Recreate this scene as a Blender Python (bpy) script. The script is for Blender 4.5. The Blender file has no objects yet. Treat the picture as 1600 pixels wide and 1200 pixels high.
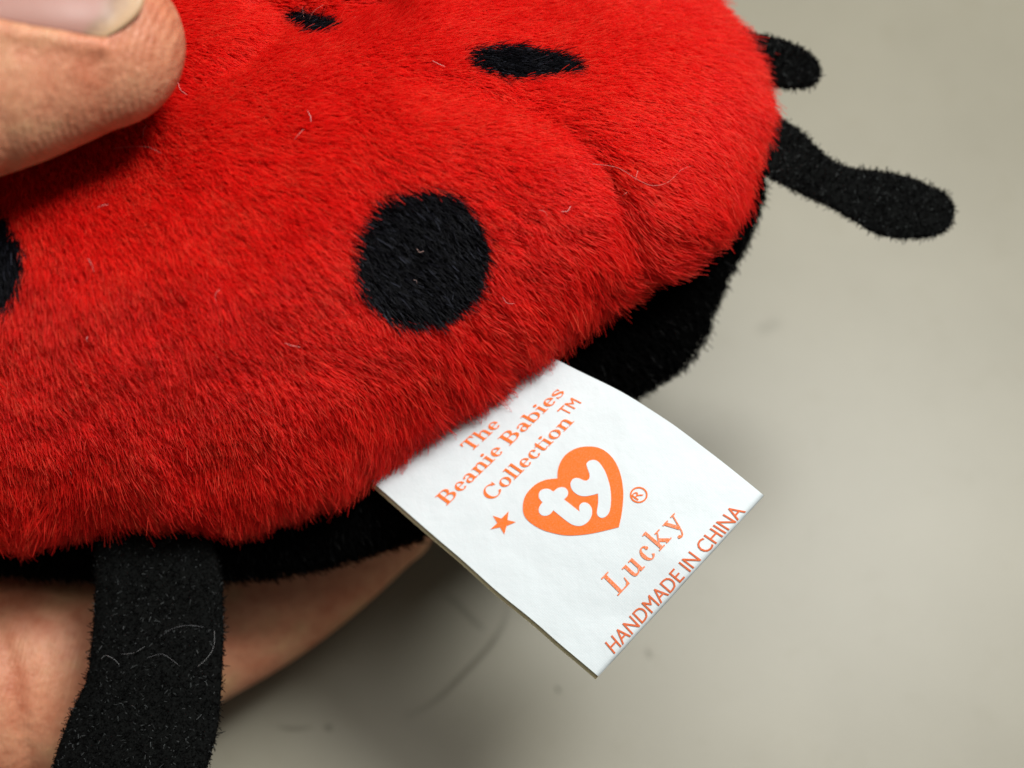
import bpy, bmesh, math, random
import numpy as np
from mathutils import Vector, Matrix
from mathutils.bvhtree import BVHTree

rng = np.random.default_rng(7)
random.seed(7)
scene = bpy.context.scene
COL = scene.collection

# ------------------------------------------------------------------ camera
S = 7.2e-5                       # metres per reference unit (toy about 11 cm long)
HF = math.radians(42.0)
D = 800.0 / math.tan(HF / 2)     # distance lens -> reference plane, in units
EL = math.radians(68.0)          # camera looks down on the table by this angle
GAP = 920.0                      # reference plane -> table along the view axis
FWD = np.array([0, math.cos(EL), -math.sin(EL)])
UPV = np.array([0, math.sin(EL), math.cos(EL)])
RGT = np.array([1.0, 0, 0])
CAM = np.array([0, 0, S * (D + GAP) * math.sin(EL)])

cam_d = bpy.data.cameras.new("camera")
cam = bpy.data.objects.new("camera", cam_d)
COL.objects.link(cam)
cam.matrix_world = Matrix(((RGT[0], UPV[0], -FWD[0], CAM[0]), (RGT[1], UPV[1], -FWD[1], CAM[1]),
                           (RGT[2], UPV[2], -FWD[2], CAM[2]), (0, 0, 0, 1)))
cam_d.sensor_width = 36.0
cam_d.lens = 18.0 / math.tan(HF / 2)
cam_d.clip_start = 0.005
cam_d.clip_end = 20
cam_d.dof.use_dof = True
cam_d.dof.focus_distance = S * (D - 70)
cam_d.dof.aperture_fstop = 13.0
scene.camera = cam


def W(v):
    """toy-frame units (x right, y up, z towards the lens) -> world metres"""
    v = np.asarray(v, float)
    return CAM + S * (v[..., 0:1] * RGT + v[..., 1:2] * UPV + (D - v[..., 2:3]) * FWD)


def U(px, py, z):
    """point on the sight line through a photo position at height z"""
    px = np.asarray(px, float); py = np.asarray(py, float); z = np.asarray(z, float)
    k = (D - z) / D
    return np.stack(np.broadcast_arrays((px - 800) * k, (600 - py) * k, z), -1)


# ------------------------------------------------------------------ light
world = bpy.data.worlds.new("World")
scene.world = world
world.use_nodes = True
bg = world.node_tree.nodes["Background"]
bg.inputs[0].default_value = (1.0, 0.97, 0.91, 1)
bg.inputs[1].default_value = 0.11


def area(name, d, dist, size, power, col):
    d = np.array(d, float); d /= np.linalg.norm(d)
    pos = W(d * dist / S)
    l = bpy.data.lights.new(name, 'AREA')
    l.shape = 'DISK'; l.size = size; l.energy = power; l.color = col
    o = bpy.data.objects.new(name, l)
    COL.objects.link(o)
    aim = Vector(W(np.array([0., 0, 0]))) - Vector(pos)
    o.location = pos
    o.rotation_euler = aim.to_track_quat('-Z', 'Y').to_euler()
    return o


area("desk_lamp", (0.50, 0.80, 1.0), 0.46, 0.14, 2.55, (0.98, 1.0, 0.99))
area("ceiling_lamp", (0.06, 0.60, 0.80), 1.3, 1.1, 10.0, (1.0, 0.97, 0.9))

scene.view_settings.view_transform = 'Standard'
scene.view_settings.look = 'None'
scene.view_settings.exposure = 0.0
scene.view_settings.gamma = 1.0
scene.render.engine = 'CYCLES'
scene.cycles.max_bounces = 6
scene.cycles.diffuse_bounces = 5
scene.cycles.glossy_bounces = 2
scene.cycles.transmission_bounces = 2
scene.cycles.transparent_max_bounces = 6
scene.cycles.caustics_reflective = False
scene.cycles.caustics_refractive = False
scene.cycles_curves.shape = 'RIBBONS'
scene.cycles_curves.subdivisions = 2


# ------------------------------------------------------------------ helpers
def srgb(r, g, b):
    f = lambda c: (c / 255 / 12.92) if c / 255 <= 0.04045 else ((c / 255 + 0.055) / 1.055) ** 2.4
    return (f(r), f(g), f(b), 1.0)


def mat(name):
    m = bpy.data.materials.new(name)
    m.use_nodes = True
    nt = m.node_tree
    return m, nt, nt.nodes["Principled BSDF"]


def node(nt, typ, ins=None, **kw):
    n = nt.nodes.new(typ)
    for k, v in kw.items():
        setattr(n, k, v)
    for k, v in (ins or {}).items():
        if isinstance(v, bpy.types.NodeSocket):
            nt.links.new(v, n.inputs[k])
        else:
            n.inputs[k].default_value = v
    return n


def ramp(nt, fac, stops):
    n = nt.nodes.new('ShaderNodeValToRGB')
    e = n.color_ramp.elements
    while len(e) < len(stops):
        e.new(0.5)
    for i, (p, c) in enumerate(stops):
        e[i].position = p; e[i].color = c
    nt.links.new(fac, n.inputs[0])
    return n


def mixc(nt, fac, a, b, mode='MIX'):
    n = nt.nodes.new('ShaderNodeMix')
    n.data_type = 'RGBA'; n.blend_type = mode
    for s, v in ((n.inputs[0], fac), (n.inputs[6], a), (n.inputs[7], b)):
        if isinstance(v, bpy.types.NodeSocket):
            nt.links.new(v, s)
        else:
            s.default_value = v
    return n.outputs[2]


def empty(name, loc):
    o = bpy.data.objects.new(name, None)
    o.empty_display_size = 0.01
    COL.objects.link(o)
    o.location = loc
    return o


def origin_of(p):
    v = np.zeros(3)
    while p is not None:
        v += np.array(p.location); p = p.parent
    return v


def link(name, data, parent=None, material=None):
    o = bpy.data.objects.new(name, data)
    COL.objects.link(o)
    if parent is not None:
        o.parent = parent
    if material is not None:
        data.materials.append(material)
    return o


def mesh_obj(name, verts, faces, material, parent=None, smooth=True, cam_space=True, loc=None):
    v = W(verts) if cam_space else np.asarray(verts, float)
    base = origin_of(parent)
    if loc is not None:
        base = base + np.asarray(loc) - (origin_of(parent) if parent else 0)
    me = bpy.data.meshes.new(name)
    me.from_pydata((v - base).tolist(), [], faces)
    me.update()
    if smooth:
        me.shade_smooth()
    o = link(name, me, parent, material)
    if loc is not None:
        o.location = np.asarray(loc) - origin_of(parent)
    return o


def hair_obj(name, pts, radii, material, parent, tint=None, kind='stuff'):
    """pts (N,K,3) in toy-frame units, radii (N,K)"""
    n, k = pts.shape[:2]
    hc = bpy.data.hair_curves.new(name)
    hc.add_curves([k] * n)
    w = (W(pts.reshape(-1, 3)) - origin_of(parent)).astype(np.float32)
    hc.attributes['position'].data.foreach_set('vector', w.ravel())
    ra = hc.attributes.get('radius') or hc.attributes.new('radius', 'FLOAT', 'POINT')
    ra.data.foreach_set('value', (radii * S).astype(np.float32).ravel())
    if tint is not None:
        ta = hc.attributes.new('tint', 'FLOAT', 'CURVE')
        ta.data.foreach_set('value', tint.astype(np.float32))
    o = link(name, hc, parent, material)
    o['kind'] = kind
    return o


def catmull(pts, n=8, closed=True):
    p = np.asarray(pts, float)
    m = len(p); out = []
    for i in range(m if closed else m - 1):
        if closed:
            a, b, c, d = p[(i - 1) % m], p[i], p[(i + 1) % m], p[(i + 2) % m]
        else:
            a, b, c, d = p[max(i - 1, 0)], p[i], p[i + 1], p[min(i + 2, m - 1)]
        for t in np.arange(n) / n:
            out.append(0.5 * ((2 * b) + (c - a) * t + (2 * a - 5 * b + 4 * c - d) * t * t + (3 * b - a - 3 * c + d) * t ** 3))
    if not closed:
        out.append(p[-1])
    return np.array(out)


def resample(pts, n, closed=False):
    p = np.asarray(pts, float)
    if closed:
        p = np.vstack([p, p[:1]])
    l = np.r_[0, np.cumsum(np.linalg.norm(np.diff(p, axis=0), axis=1))]
    t = np.linspace(0, l[-1], n + 1)[:-1] if closed else np.linspace(0, l[-1], n)
    return np.stack([np.interp(t, l, p[:, i]) for i in range(p.shape[1])], -1)


def polydist(q, poly, closed=True):
    """distance of points q (N,2) to a polyline"""
    a = np.asarray(poly, float)
    b = np.roll(a, -1, axis=0)
    if not closed:
        a, b = a[:-1], b[:-1]
    best = np.full(len(q), 1e9)
    for i in range(len(a)):
        ab = b[i] - a[i]
        t = np.clip(((q - a[i]) @ ab) / max(ab @ ab, 1e-9), 0, 1)
        best = np.minimum(best, np.linalg.norm(q - a[i] - t[:, None] * ab, axis=1))
    return best


def inside(q, poly):
    a = np.asarray(poly, float); b = np.roll(a, -1, axis=0)
    c = np.zeros(len(q), bool)
    for (x0, y0), (x1, y1) in zip(a, b):
        if y0 == y1:
            continue
        m = ((y0 > q[:, 1]) != (y1 > q[:, 1])) & (q[:, 0] < (x1 - x0) * (q[:, 1] - y0) / (y1 - y0) + x0)
        c ^= m
    return c


class TPS:
    def __init__(self, pts, smooth=0.0):
        p = np.asarray(pts, float)
        self.x = p[:, :2] / 500.0
        n = len(p)
        K = self.k(np.linalg.norm(self.x[:, None] - self.x[None], axis=2)) + smooth * np.eye(n)
        P = np.c_[np.ones(n), self.x]
        A = np.block([[K, P], [P.T, np.zeros((3, 3))]])
        self.w = np.linalg.solve(A, np.r_[p[:, 2], 0, 0, 0])

    @staticmethod
    def k(r):
        return np.where(r > 1e-9, r * r * np.log(np.maximum(r, 1e-9)), 0)

    def __call__(self, q):
        q = np.asarray(q, float) / 500.0
        out = np.empty(len(q))
        for i in range(0, len(q), 20000):
            s = q[i:i + 20000]
            K = self.k(np.linalg.norm(s[:, None] - self.x[None], axis=2))
            out[i:i + 20000] = K @ self.w[:-3] + np.c_[np.ones(len(s)), s] @ self.w[-3:]
        return out


def vnoise(q, cell, seed):
    """smooth value noise on 2-D points, about -1..1"""
    r = np.random.default_rng(seed).uniform(-1, 1, (256, 256))
    p = q / cell
    i = np.floor(p).astype(int); f = p - i
    f = f * f * (3 - 2 * f)
    g = lambda a, b: r[(i[:, 0] + a) % 256, (i[:, 1] + b) % 256]
    return (g(0, 0) * (1 - f[:, 0]) + g(1, 0) * f[:, 0]) * (1 - f[:, 1]) + (g(0, 1) * (1 - f[:, 0]) + g(1, 1) * f[:, 0]) * f[:, 1]


def smoothstep(a, b, x):
    t = np.clip((x - a) / (b - a), 0, 1)
    return t * t * (3 - 2 * t)


# ------------------------------------------------------------------ materials
def table_material():
    m, nt, b = mat("table_laminate")
    tc = node(nt, 'ShaderNodeTexCoord')
    n1 = node(nt, 'ShaderNodeTexNoise', {'Vector': tc.outputs['Object'], 'Scale': 28.0, 'Detail': 5.0, 'Roughness': 0.55})
    n2 = node(nt, 'ShaderNodeTexNoise', {'Vector': tc.outputs['Object'], 'Scale': 150.0, 'Detail': 8.0, 'Roughness': 0.68})
    n3 = node(nt, 'ShaderNodeTexNoise', {'Vector': tc.outputs['Object'], 'Scale': 2600.0, 'Detail': 2.0})
    base = ramp(nt, n1.outputs['Fac'], [(0.3, srgb(131, 126, 110)), (0.7, srgb(139, 134, 118))])
    smudge = ramp(nt, n2.outputs['Fac'], [(0.28, (0.88, 0.86, 0.80, 1)), (0.46, (1, 1, 1, 1))])
    c = mixc(nt, 0.42, base.outputs[0], smudge.outputs[0], 'MULTIPLY')
    grain = ramp(nt, n3.outputs['Fac'], [(0.3, (0.94, 0.94, 0.93, 1)), (0.7, (1.04, 1.04, 1.04, 1))])
    c = mixc(nt, 0.7, c, grain.outputs[0], 'MULTIPLY')
    nt.links.new(c, b.inputs['Base Color'])
    r = ramp(nt, n2.outputs['Fac'], [(0.3, (0.42, 0.42, 0.42, 1)), (0.7, (0.36, 0.36, 0.36, 1))])
    b.inputs['Roughness'].default_value = 0.43
    b.inputs['Specular IOR Level'].default_value = 0.4
    bump = node(nt, 'ShaderNodeBump', {'Height': n3.outputs['Fac'], 'Strength': 0.12, 'Distance': 0.0002})
    nt.links.new(bump.outputs[0], b.inputs['Normal'])
    return m


def mark_material():
    m, nt, b = mat("table_mark")
    a = node(nt, 'ShaderNodeAttribute', attribute_name='fade')
    b.inputs['Base Color'].default_value = srgb(96, 88, 68)
    b.inputs['Roughness'].default_value = 0.5
    nt.links.new(a.outputs['Fac'], b.inputs['Alpha'])
    return m


def fur_material(name, dark, mid, light, rough=0.5, spec=0.35, trans=0.0):
    m, nt, b = mat(name)
    t = node(nt, 'ShaderNodeAttribute', attribute_name='tint')
    c = ramp(nt, t.outputs['Fac'], [(0.0, dark), (0.5, mid), (1.0, light)])
    nt.links.new(c.outputs[0], b.inputs['Base Color'])
    b.inputs['Roughness'].default_value = rough
    b.inputs['Specular IOR Level'].default_value = spec
    if trans > 0:
        tr = node(nt, 'ShaderNodeBsdfTranslucent', {'Color': c.outputs[0]})
        mx = node(nt, 'ShaderNodeMixShader', {0: trans, 1: b.outputs[0], 2: tr.outputs[0]})
        nt.links.new(mx.outputs[0], nt.nodes['Material Output'].inputs[0])
    return m


def cloth_material(name, col, rough=0.95, scale=9000.0, var=0.3):
    m, nt, b = mat(name)
    tc = node(nt, 'ShaderNodeTexCoord')
    n = node(nt, 'ShaderNodeTexNoise', {'Vector': tc.outputs['Object'], 'Scale': scale, 'Detail': 3.0})
    lo = tuple(x * (1 - var) for x in col[:3]) + (1,)
    hi = tuple(min(1, x * (1 + var)) for x in col[:3]) + (1,)
    c = ramp(nt, n.outputs['Fac'], [(0.3, lo), (0.7, hi)])
    nt.links.new(c.outputs[0], b.inputs['Base Color'])
    b.inputs['Roughness'].default_value = rough
    b.inputs['Specular IOR Level'].default_value = 0.03
    bump = node(nt, 'ShaderNodeBump', {'Height': n.outputs['Fac'], 'Strength': 0.5, 'Distance': 0.0003})
    nt.links.new(bump.outputs[0], b.inputs['Normal'])
    return m


def ribbon_material(name, col):
    m, nt, b = mat(name)
    tc = node(nt, 'ShaderNodeTexCoord')
    mp = node(nt, 'ShaderNodeMapping', {'Vector': tc.outputs['Object'], 'Rotation': (0, 0, math.radians(45))})
    w = node(nt, 'ShaderNodeTexNoise', {'Vector': mp.outputs[0], 'Scale': 5200.0, 'Detail': 2.0})
    n = node(nt, 'ShaderNodeTexNoise', {'Vector': tc.outputs['Object'], 'Scale': 260.0, 'Detail': 3.0})
    c = ramp(nt, n.outputs['Fac'], [(0.3, tuple(x * 0.965 for x in col[:3]) + (1,)), (0.7, col)])
    threads = []
    for ang in (47, -47):
        mw = node(nt, 'ShaderNodeMapping', {'Vector': tc.outputs['Object'], 'Rotation': (0, 0, math.radians(ang))})
        threads.append(node(nt, 'ShaderNodeTexWave', {'Vector': mw.outputs[0], 'Scale': 1500.0, 'Distortion': 1.5, 'Detail': 1.0}))
    wv = node(nt, 'ShaderNodeMath', {0: threads[0].outputs['Fac'], 1: threads[1].outputs['Fac']}, operation='MULTIPLY')
    wr = ramp(nt, wv.outputs[0], [(0.0, (0.93, 0.93, 0.93, 1)), (0.6, (1.02, 1.02, 1.02, 1))])
    cc = mixc(nt, 0.8, c.outputs[0], wr.outputs[0], 'MULTIPLY')
    nt.links.new(cc, b.inputs['Base Color'])
    b.inputs['Roughness'].default_value = 0.55
    b.inputs['Specular IOR Level'].default_value = 0.3
    b1 = node(nt, 'ShaderNodeBump', {'Height': w.outputs['Fac'], 'Strength': 0.25, 'Distance': 0.00006})
    b2 = node(nt, 'ShaderNodeBump', {'Height': n.outputs['Fac'], 'Strength': 0.25, 'Distance': 0.0006, 'Normal': b1.outputs[0]})
    nt.links.new(b2.outputs[0], b.inputs['Normal'])
    return m


def ink_material(name, col, worn=0.0):
    m, nt, b = mat(name)
    tc = node(nt, 'ShaderNodeTexCoord')
    n = node(nt, 'ShaderNodeTexNoise', {'Vector': tc.outputs['Object'], 'Scale': 8000.0, 'Detail': 2.0})
    pale = tuple(c + (0.85 - c) * (0.07 + worn) for c in col[:3]) + (1,)
    c = ramp(nt, n.outputs['Fac'], [(0.42, col), (0.66, pale)])
    nt.links.new(c.outputs[0], b.inputs['Base Color'])
    b.inputs['Roughness'].default_value = 0.6
    b.inputs['Specular IOR Level'].default_value = 0.2
    return m


def skin_material():
    m, nt, b = mat("skin")
    tc = node(nt, 'ShaderNodeTexCoord')
    o = tc.outputs['Object']
    big = node(nt, 'ShaderNodeTexNoise', {'Vector': o, 'Scale': 140.0, 'Detail': 4.0, 'Roughness': 0.6})
    mott = node(nt, 'ShaderNodeTexNoise', {'Vector': o, 'Scale': 700.0, 'Detail': 4.0, 'Roughness': 0.65})
    c = ramp(nt, big.outputs['Fac'], [(0.30, srgb(188, 114, 84)), (0.50, srgb(200, 137, 105)), (0.70, srgb(198, 149, 112))])
    c2 = ramp(nt, mott.outputs['Fac'], [(0.30, (0.80, 0.66, 0.60, 1)), (0.55, (1, 1, 1, 1)), (0.75, (1.08, 1.05, 0.98, 1))])
    col = mixc(nt, 0.75, c.outputs[0], c2.outputs[0], 'MULTIPLY')
    nt.links.new(col, b.inputs['Base Color'])
    b.inputs['Subsurface Weight'].default_value = 0.16
    b.inputs['Subsurface Radius'].default_value = (1.0, 0.35, 0.2)
    b.inputs['Subsurface Scale'].default_value = 0.0016
    b.inputs['Roughness'].default_value = 0.5
    b.inputs['Specular IOR Level'].default_value = 0.4
    # lines running across the finger plus fine pores and flakes
    mp = node(nt, 'ShaderNodeMapping', {'Vector': o, 'Rotation': (0.3, 0.2, math.radians(-28)), 'Scale': (2400.0, 520.0, 900.0)})
    ln = node(nt, 'ShaderNodeTexNoise', {'Vector': mp.outputs[0], 'Scale': 1.0, 'Detail': 3.0, 'Roughness': 0.6, 'Distortion': 0.6})
    pore = node(nt, 'ShaderNodeTexVoronoi', {'Vector': o, 'Scale': 2600.0})
    mr = node(nt, 'ShaderNodeMapping', {'Vector': o, 'Rotation': (0.0, 0.0, math.radians(12))})
    rid = node(nt, 'ShaderNodeTexWave', {'Vector': mr.outputs[0], 'Scale': 560.0, 'Distortion': 5.0, 'Detail': 2.0, 'Detail Scale': 0.35})
    b0 = node(nt, 'ShaderNodeBump', {'Height': rid.outputs['Fac'], 'Strength': 0.22, 'Distance': 0.00025})
    b1 = node(nt, 'ShaderNodeBump', {'Height': ln.outputs['Fac'], 'Strength': 0.7, 'Distance': 0.0003, 'Normal': b0.outputs[0]})
    b2 = node(nt, 'ShaderNodeBump', {'Height': pore.outputs['Distance'], 'Strength': 0.3, 'Distance': 0.00018, 'Normal': b1.outputs[0]})
    b3 = node(nt, 'ShaderNodeBump', {'Height': mott.outputs['Fac'], 'Strength': 0.3, 'Distance': 0.0005, 'Normal': b2.outputs[0]})
    nt.links.new(b3.outputs[0], b.inputs['Normal'])
    return m


def nail_material():
    m, nt, b = mat("nail")
    tc = node(nt, 'ShaderNodeTexCoord')
    a = node(nt, 'ShaderNodeAttribute', attribute_name='edge')
    n = node(nt, 'ShaderNodeTexNoise', {'Vector': tc.outputs['Object'], 'Scale': 900.0, 'Detail': 4.0})
    ad = node(nt, 'ShaderNodeMath', {0: n.outputs['Fac'], 1: 0.07}, operation='MULTIPLY')
    f = node(nt, 'ShaderNodeMath', {0: a.outputs['Fac'], 1: ad.outputs[0]}, operation='ADD')
    c = ramp(nt, f.outputs[0], [(0.0, srgb(158, 112, 102)), (0.88, srgb(160, 116, 104)), (0.925, srgb(150, 118, 98)),
                                (0.97, srgb(176, 144, 116)), (1.0, srgb(184, 150, 116))])
    nt.links.new(c.outputs[0], b.inputs['Base Color'])
    b.inputs['Roughness'].default_value = 0.42
    b.inputs['Specular IOR Level'].default_value = 0.3
    b.inputs['Subsurface Weight'].default_value = 0.15
    b.inputs['Subsurface Radius'].default_value = (1.0, 0.4, 0.3)
    b.inputs['Subsurface Scale'].default_value = 0.001
    return m


M_TABLE = table_material()
M_MARK = mark_material()
M_RED = cloth_material("red_backing", (0.8, 0.018, 0.014, 1))
M_BLACK = cloth_material("black_velour", (0.0018, 0.0018, 0.002, 1))
M_FELT = cloth_material("black_felt", (0.0045, 0.0048, 0.0046, 1), scale=5000.0, var=0.5)
M_SPOTB = cloth_material("spot_backing", (0.006, 0.006, 0.008, 1))
M_FUR = fur_material("red_plush", (0.84, 0.012, 0.011, 1), (0.95, 0.027, 0.018, 1), (0.98, 0.11, 0.055, 1), trans=0.58, spec=0.28, rough=0.45)
M_SPOT = fur_material("black_plush", (0.002, 0.002, 0.003, 1), (0.006, 0.006, 0.009, 1), (0.055, 0.058, 0.08, 1), rough=0.45, spec=0.12)
M_PILE = fur_material("black_pile", (0.0012, 0.0012, 0.0012, 1), (0.002, 0.002, 0.002, 1), (0.02, 0.02, 0.02, 1), rough=0.8, spec=0.02)
M_FUZZ = fur_material("felt_fuzz", (0.002, 0.002, 0.002, 1), (0.004, 0.004, 0.004, 1), (0.07, 0.075, 0.075, 1), rough=0.8, spec=0.03)
M_LINT = fur_material("lint", (0.5, 0.16, 0.13, 1), (0.6, 0.38, 0.34, 1), (0.75, 0.62, 0.6, 1), rough=0.5)
M_LINTG = fur_material("grey_lint", (0.2, 0.2, 0.21, 1), (0.3, 0.3, 0.31, 1), (0.5, 0.5, 0.5, 1))
M_TAG = ribbon_material("white_ribbon", (0.68, 0.735, 0.755, 1))
M_TAGB = ribbon_material("ribbon_back", (0.85, 0.78, 0.48, 1))
M_INK = ink_material("orange_ink", (0.90, 0.155, 0.012, 1))
M_INKD = ink_material("dark_orange_ink", (0.64, 0.120, 0.028, 1))
M_INKL = ink_material("worn_orange_ink", (0.80, 0.180, 0.040, 1), worn=0.18)
M_SKIN = skin_material()
M_NAIL = nail_material()

# ------------------------------------------------------------------ table
G = 24
tv = [(x, y, 0) for y in np.linspace(-0.7, 0.9, G) for x in np.linspace(-0.9, 0.9, G)]
tf = [(j * G + i, j * G + i + 1, (j + 1) * G + i + 1, (j + 1) * G + i) for j in range(G - 1) for i in range(G - 1)]
table = mesh_obj("table_top", tv, tf, M_TABLE, cam_space=False)
table['kind'] = 'structure'
table['label'] = "dull grey beige table top with faint smudges and scratches"

NCAM = np.array([0, math.cos(EL), math.sin(EL)])      # table normal in the toy frame


def on_table(px, py):
    """where the sight line through a photo position meets the table, in metres"""
    d = np.array([(px - 800) / D, (600 - py) / D])
    dirw = d[0] * RGT + d[1] * UPV + FWD
    return CAM + dirw * (-CAM[2] / dirw[2])


def table_mark(name, pts, width, strength):
    c = np.array([on_table(x, y) for x, y in catmull(pts, 8, closed=False)])
    n = len(c)
    t = np.gradient(c, axis=0); t /= np.linalg.norm(t, axis=1)[:, None]
    side = np.stack([-t[:, 1], t[:, 0], 0 * t[:, 0]], -1)
    offs = np.array([-1, -0.45, 0, 0.45, 1.0])
    fa = np.array([0, 0.6, 1, 0.6, 0])
    v, fade = [], []
    for i in range(n):
        e = min(1, 3.0 * min(i, n - 1 - i) / n + 0.0)
        for o_, f_ in zip(offs, fa):
            p = c[i] + side[i] * o_ * width * S
            v.append((p[0], p[1], 0.00004)); fade.append(f_ * e * strength)
    f = [(i * 5 + j, (i + 1) * 5 + j, (i + 1) * 5 + j + 1, i * 5 + j + 1) for i in range(n - 1) for j in range(4)]
    o = mesh_obj(name, v, f, M_MARK, table, cam_space=False)
    a = o.data.attributes.new('fade', 'FLOAT', 'POINT')
    a.data.foreach_set('value', np.array(fade, np.float32))
    return o


table_mark("scratch", [(796, 935), (786, 975), (760, 1015), (722, 1055), (680, 1095), (628, 1124)], 9, 0.42)
table_mark("scratch", [(690, 925), (715, 945), (745, 975), (760, 985)], 9, 0.28)
table_mark("scratch", [(430, 1135), (460, 1139), (490, 1136)], 6, 0.35)
table_mark("speck", [(506, 1134), (513, 1137), (521, 1138)], 9, 0.4)
table_mark("speck", [(868, 1072), (872, 1078), (874, 1083)], 5, 0.8)
table_mark("speck", [(1008, 1012), (1014, 1022), (1016, 1030)], 7, 0.35)
table_mark("smudge", [(1180, 520), (1200, 510), (1225, 500)], 22, 0.12)

# ------------------------------------------------------------------ toy: forms
SHELL_OUT = catmull([(1098, 10), (1140, 65), (1164, 112), (1176, 165), (1172, 215), (1156, 262), (1138, 312), (1098, 366),
                     (1048, 402), (990, 432), (926, 478), (846, 538), (732, 618), (644, 676), (552, 732), (455, 780),
                     (370, 806), (290, 800), (200, 798), (100, 814), (0, 826), (-150, 800), (-280, 720), (-370, 560), (-400, 350),
                     (-370, 120), (-250, -80), (-50, -220), (200, -290), (450, -320), (700, -300), (900, -230), (1030, -120)], 8)
BELLY_OUT = catmull([(1030, 0), (1125, 140), (1176, 240), (1188, 295), (1175, 345), (1148, 405), (1116, 470), (1094, 528),
                     (1062, 572), (1008, 608), (955, 640), (850, 725), (700, 815), (600, 855), (500, 882), (400, 900), (300, 908),
                     (150, 900), (0, 890), (-150, 860), (-300, 770), (-385, 600), (-415, 350), (-380, 100), (-240, -100), (0, -240),
                     (450, -300), (900, -200)], 8)
CTR = np.array([480.0, 290.0])

SH = TPS([(740, 600, 60), (660, 400, 150), (400, 450, 195), (150, 450, 195), (0, 500, 175), (-200, 500, 120), (300, 690, 95),
          (100, 740, 75), (-200, 760, 30), (500, 640, 95), (900, 470, 75), (1080, 330, 55), (1150, 200, 5), (1010, 210, 72),
          (850, 260, 135), (750, 205, 150), (600, 200, 165), (400, 250, 180), (200, 250, 160), (100, 180, 140), (820, 95, 50), (1000, 60, -15),
          (620, 60, 70), (480, 30, 30), (330, 60, 100), (100, 50, 90), (300, -150, -90), (700, -150, -190), (1000, -120, -240),
          (-200, 0, 60), (-200, 300, 140), (-380, 350, 20), (450, -300, -260)], 0.002)
CREASE = catmull([(585, 112), (660, 138), (740, 162), (820, 188), (885, 222), (930, 265), (958, 320), (980, 375), (1003, 436)], 6, closed=False)
CREASE2 = catmull([(395, 10), (440, 28), (520, 38), (600, 20)], 6, closed=False)
CREASE3 = catmull([(300, 150), (380, 110), (430, 60)], 6, closed=False)


def shell_z(q):
    d = polydist(q, SHELL_OUT)
    w, E = 150.0, 135.0
    u = np.clip(1 - d / w, 0, 1)
    z = SH(q) - E * (1 - np.sqrt(np.clip(1 - u * u, 0, 1)))
    dc = polydist(q, CREASE, False)
    # the far side of the fold sits lower than the near lobe
    wgt = smoothstep(560, 700, q[:, 0]) * smoothstep(20, 60, d + 25)
    z -= 21 * np.exp(-(dc / 30) ** 2) * (0.35 + 0.65 * wgt)
    z += 6 * np.exp(-((dc - 60) / 40) ** 2) * wgt
    z -= 46 * np.exp(-(polydist(q, CREASE2, False) / 28) ** 2)
    z -= 18 * np.exp(-(polydist(q, CREASE3, False) / 30) ** 2)
    z += 5 * vnoise(q, 120, 3) + 2.5 * vnoise(q, 48, 4)
    return z


def belly_z(q):
    d = polydist(q, BELLY_OUT)
    w, E = 110.0, 75.0
    u = np.clip(1 - d / w, 0, 1)
    x = (q[:, 0] - 450) / 800; y = (q[:, 1] - 300) / 600
    return -92 - 330 * smoothstep(190, -80, q[:, 1]) - 25 * y - 50 * x * x + 3 * vnoise(q, 90, 9) - E * (1 - np.sqrt(np.clip(1 - u * u, 0, 1)))


def pillow(out, zf, nr, na, back):
    """closed cushion: front follows zf inside the outline, back bulges by `back`"""
    ring = resample(out, na, closed=True)
    rr = 1 - (1 - np.linspace(0, 1, nr)) ** 1.7
    v = [np.r_[CTR]]
    q = [CTR[None]]
    for r in rr[1:]:
        q.append(CTR + (ring - CTR) * r)
    q = np.vstack(q)
    z = zf(q)
    front = U(q[:, 0], q[:, 1], z)
    verts = [front]
    faces = []
    for i in range(na):
        faces.append((0, 1 + i, 1 + (i + 1) % na))
    for k in range(nr - 2):
        a = 1 + k * na; b = a + na
        for i in range(na):
            j = (i + 1) % na
            faces.append((a + i, b + i, b + j, a + j))
    nf = len(faces)
    edge = front[-na:]
    cen = edge.mean(0)
    base = 1 + (nr - 2) * na
    n0 = len(front)
    prev = base
    for k, t in enumerate(np.linspace(0, 1, 9)[1:-1]):
        th = t * math.pi / 2
        rg = cen[:2] + (edge[:, :2] - cen[:2]) * math.cos(th)
        zz = edge[:, 2] * math.cos(th) + cen[2] * (1 - math.cos(th)) - back * math.sin(th)
        verts.append(np.c_[rg, zz])
        cur = n0 + k * na
        for i in range(na):
            j = (i + 1) % na
            faces.append((prev + i, cur + i, cur + j, prev + j))
        prev = cur
    verts.append(np.array([[cen[0], cen[1], cen[2] - back]]))
    last = n0 + 7 * na
    for i in range(na):
        faces.append((prev + i, last, prev + (i + 1) % na))
    return np.vstack(verts), faces, nf, q


toy = empty("plush_ladybug", W(np.array([[200.0, 250.0, -330.0]]))[0])
toy['label'] = "red plush ladybug toy with black spots and felt legs held in a hand"
toy['category'] = "plush toy"

sv, sf, snf, sq = pillow(SHELL_OUT, shell_z, 84, 260, 60)
shell = mesh_obj("shell", sv, sf, M_RED, toy)
bv, bf, bnf, bq = pillow(BELLY_OUT, belly_z, 60, 220, 230)
belly = mesh_obj("belly", bv, bf, M_BLACK, toy)
belly['label'] = "black velour underside showing below the red shell"


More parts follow.
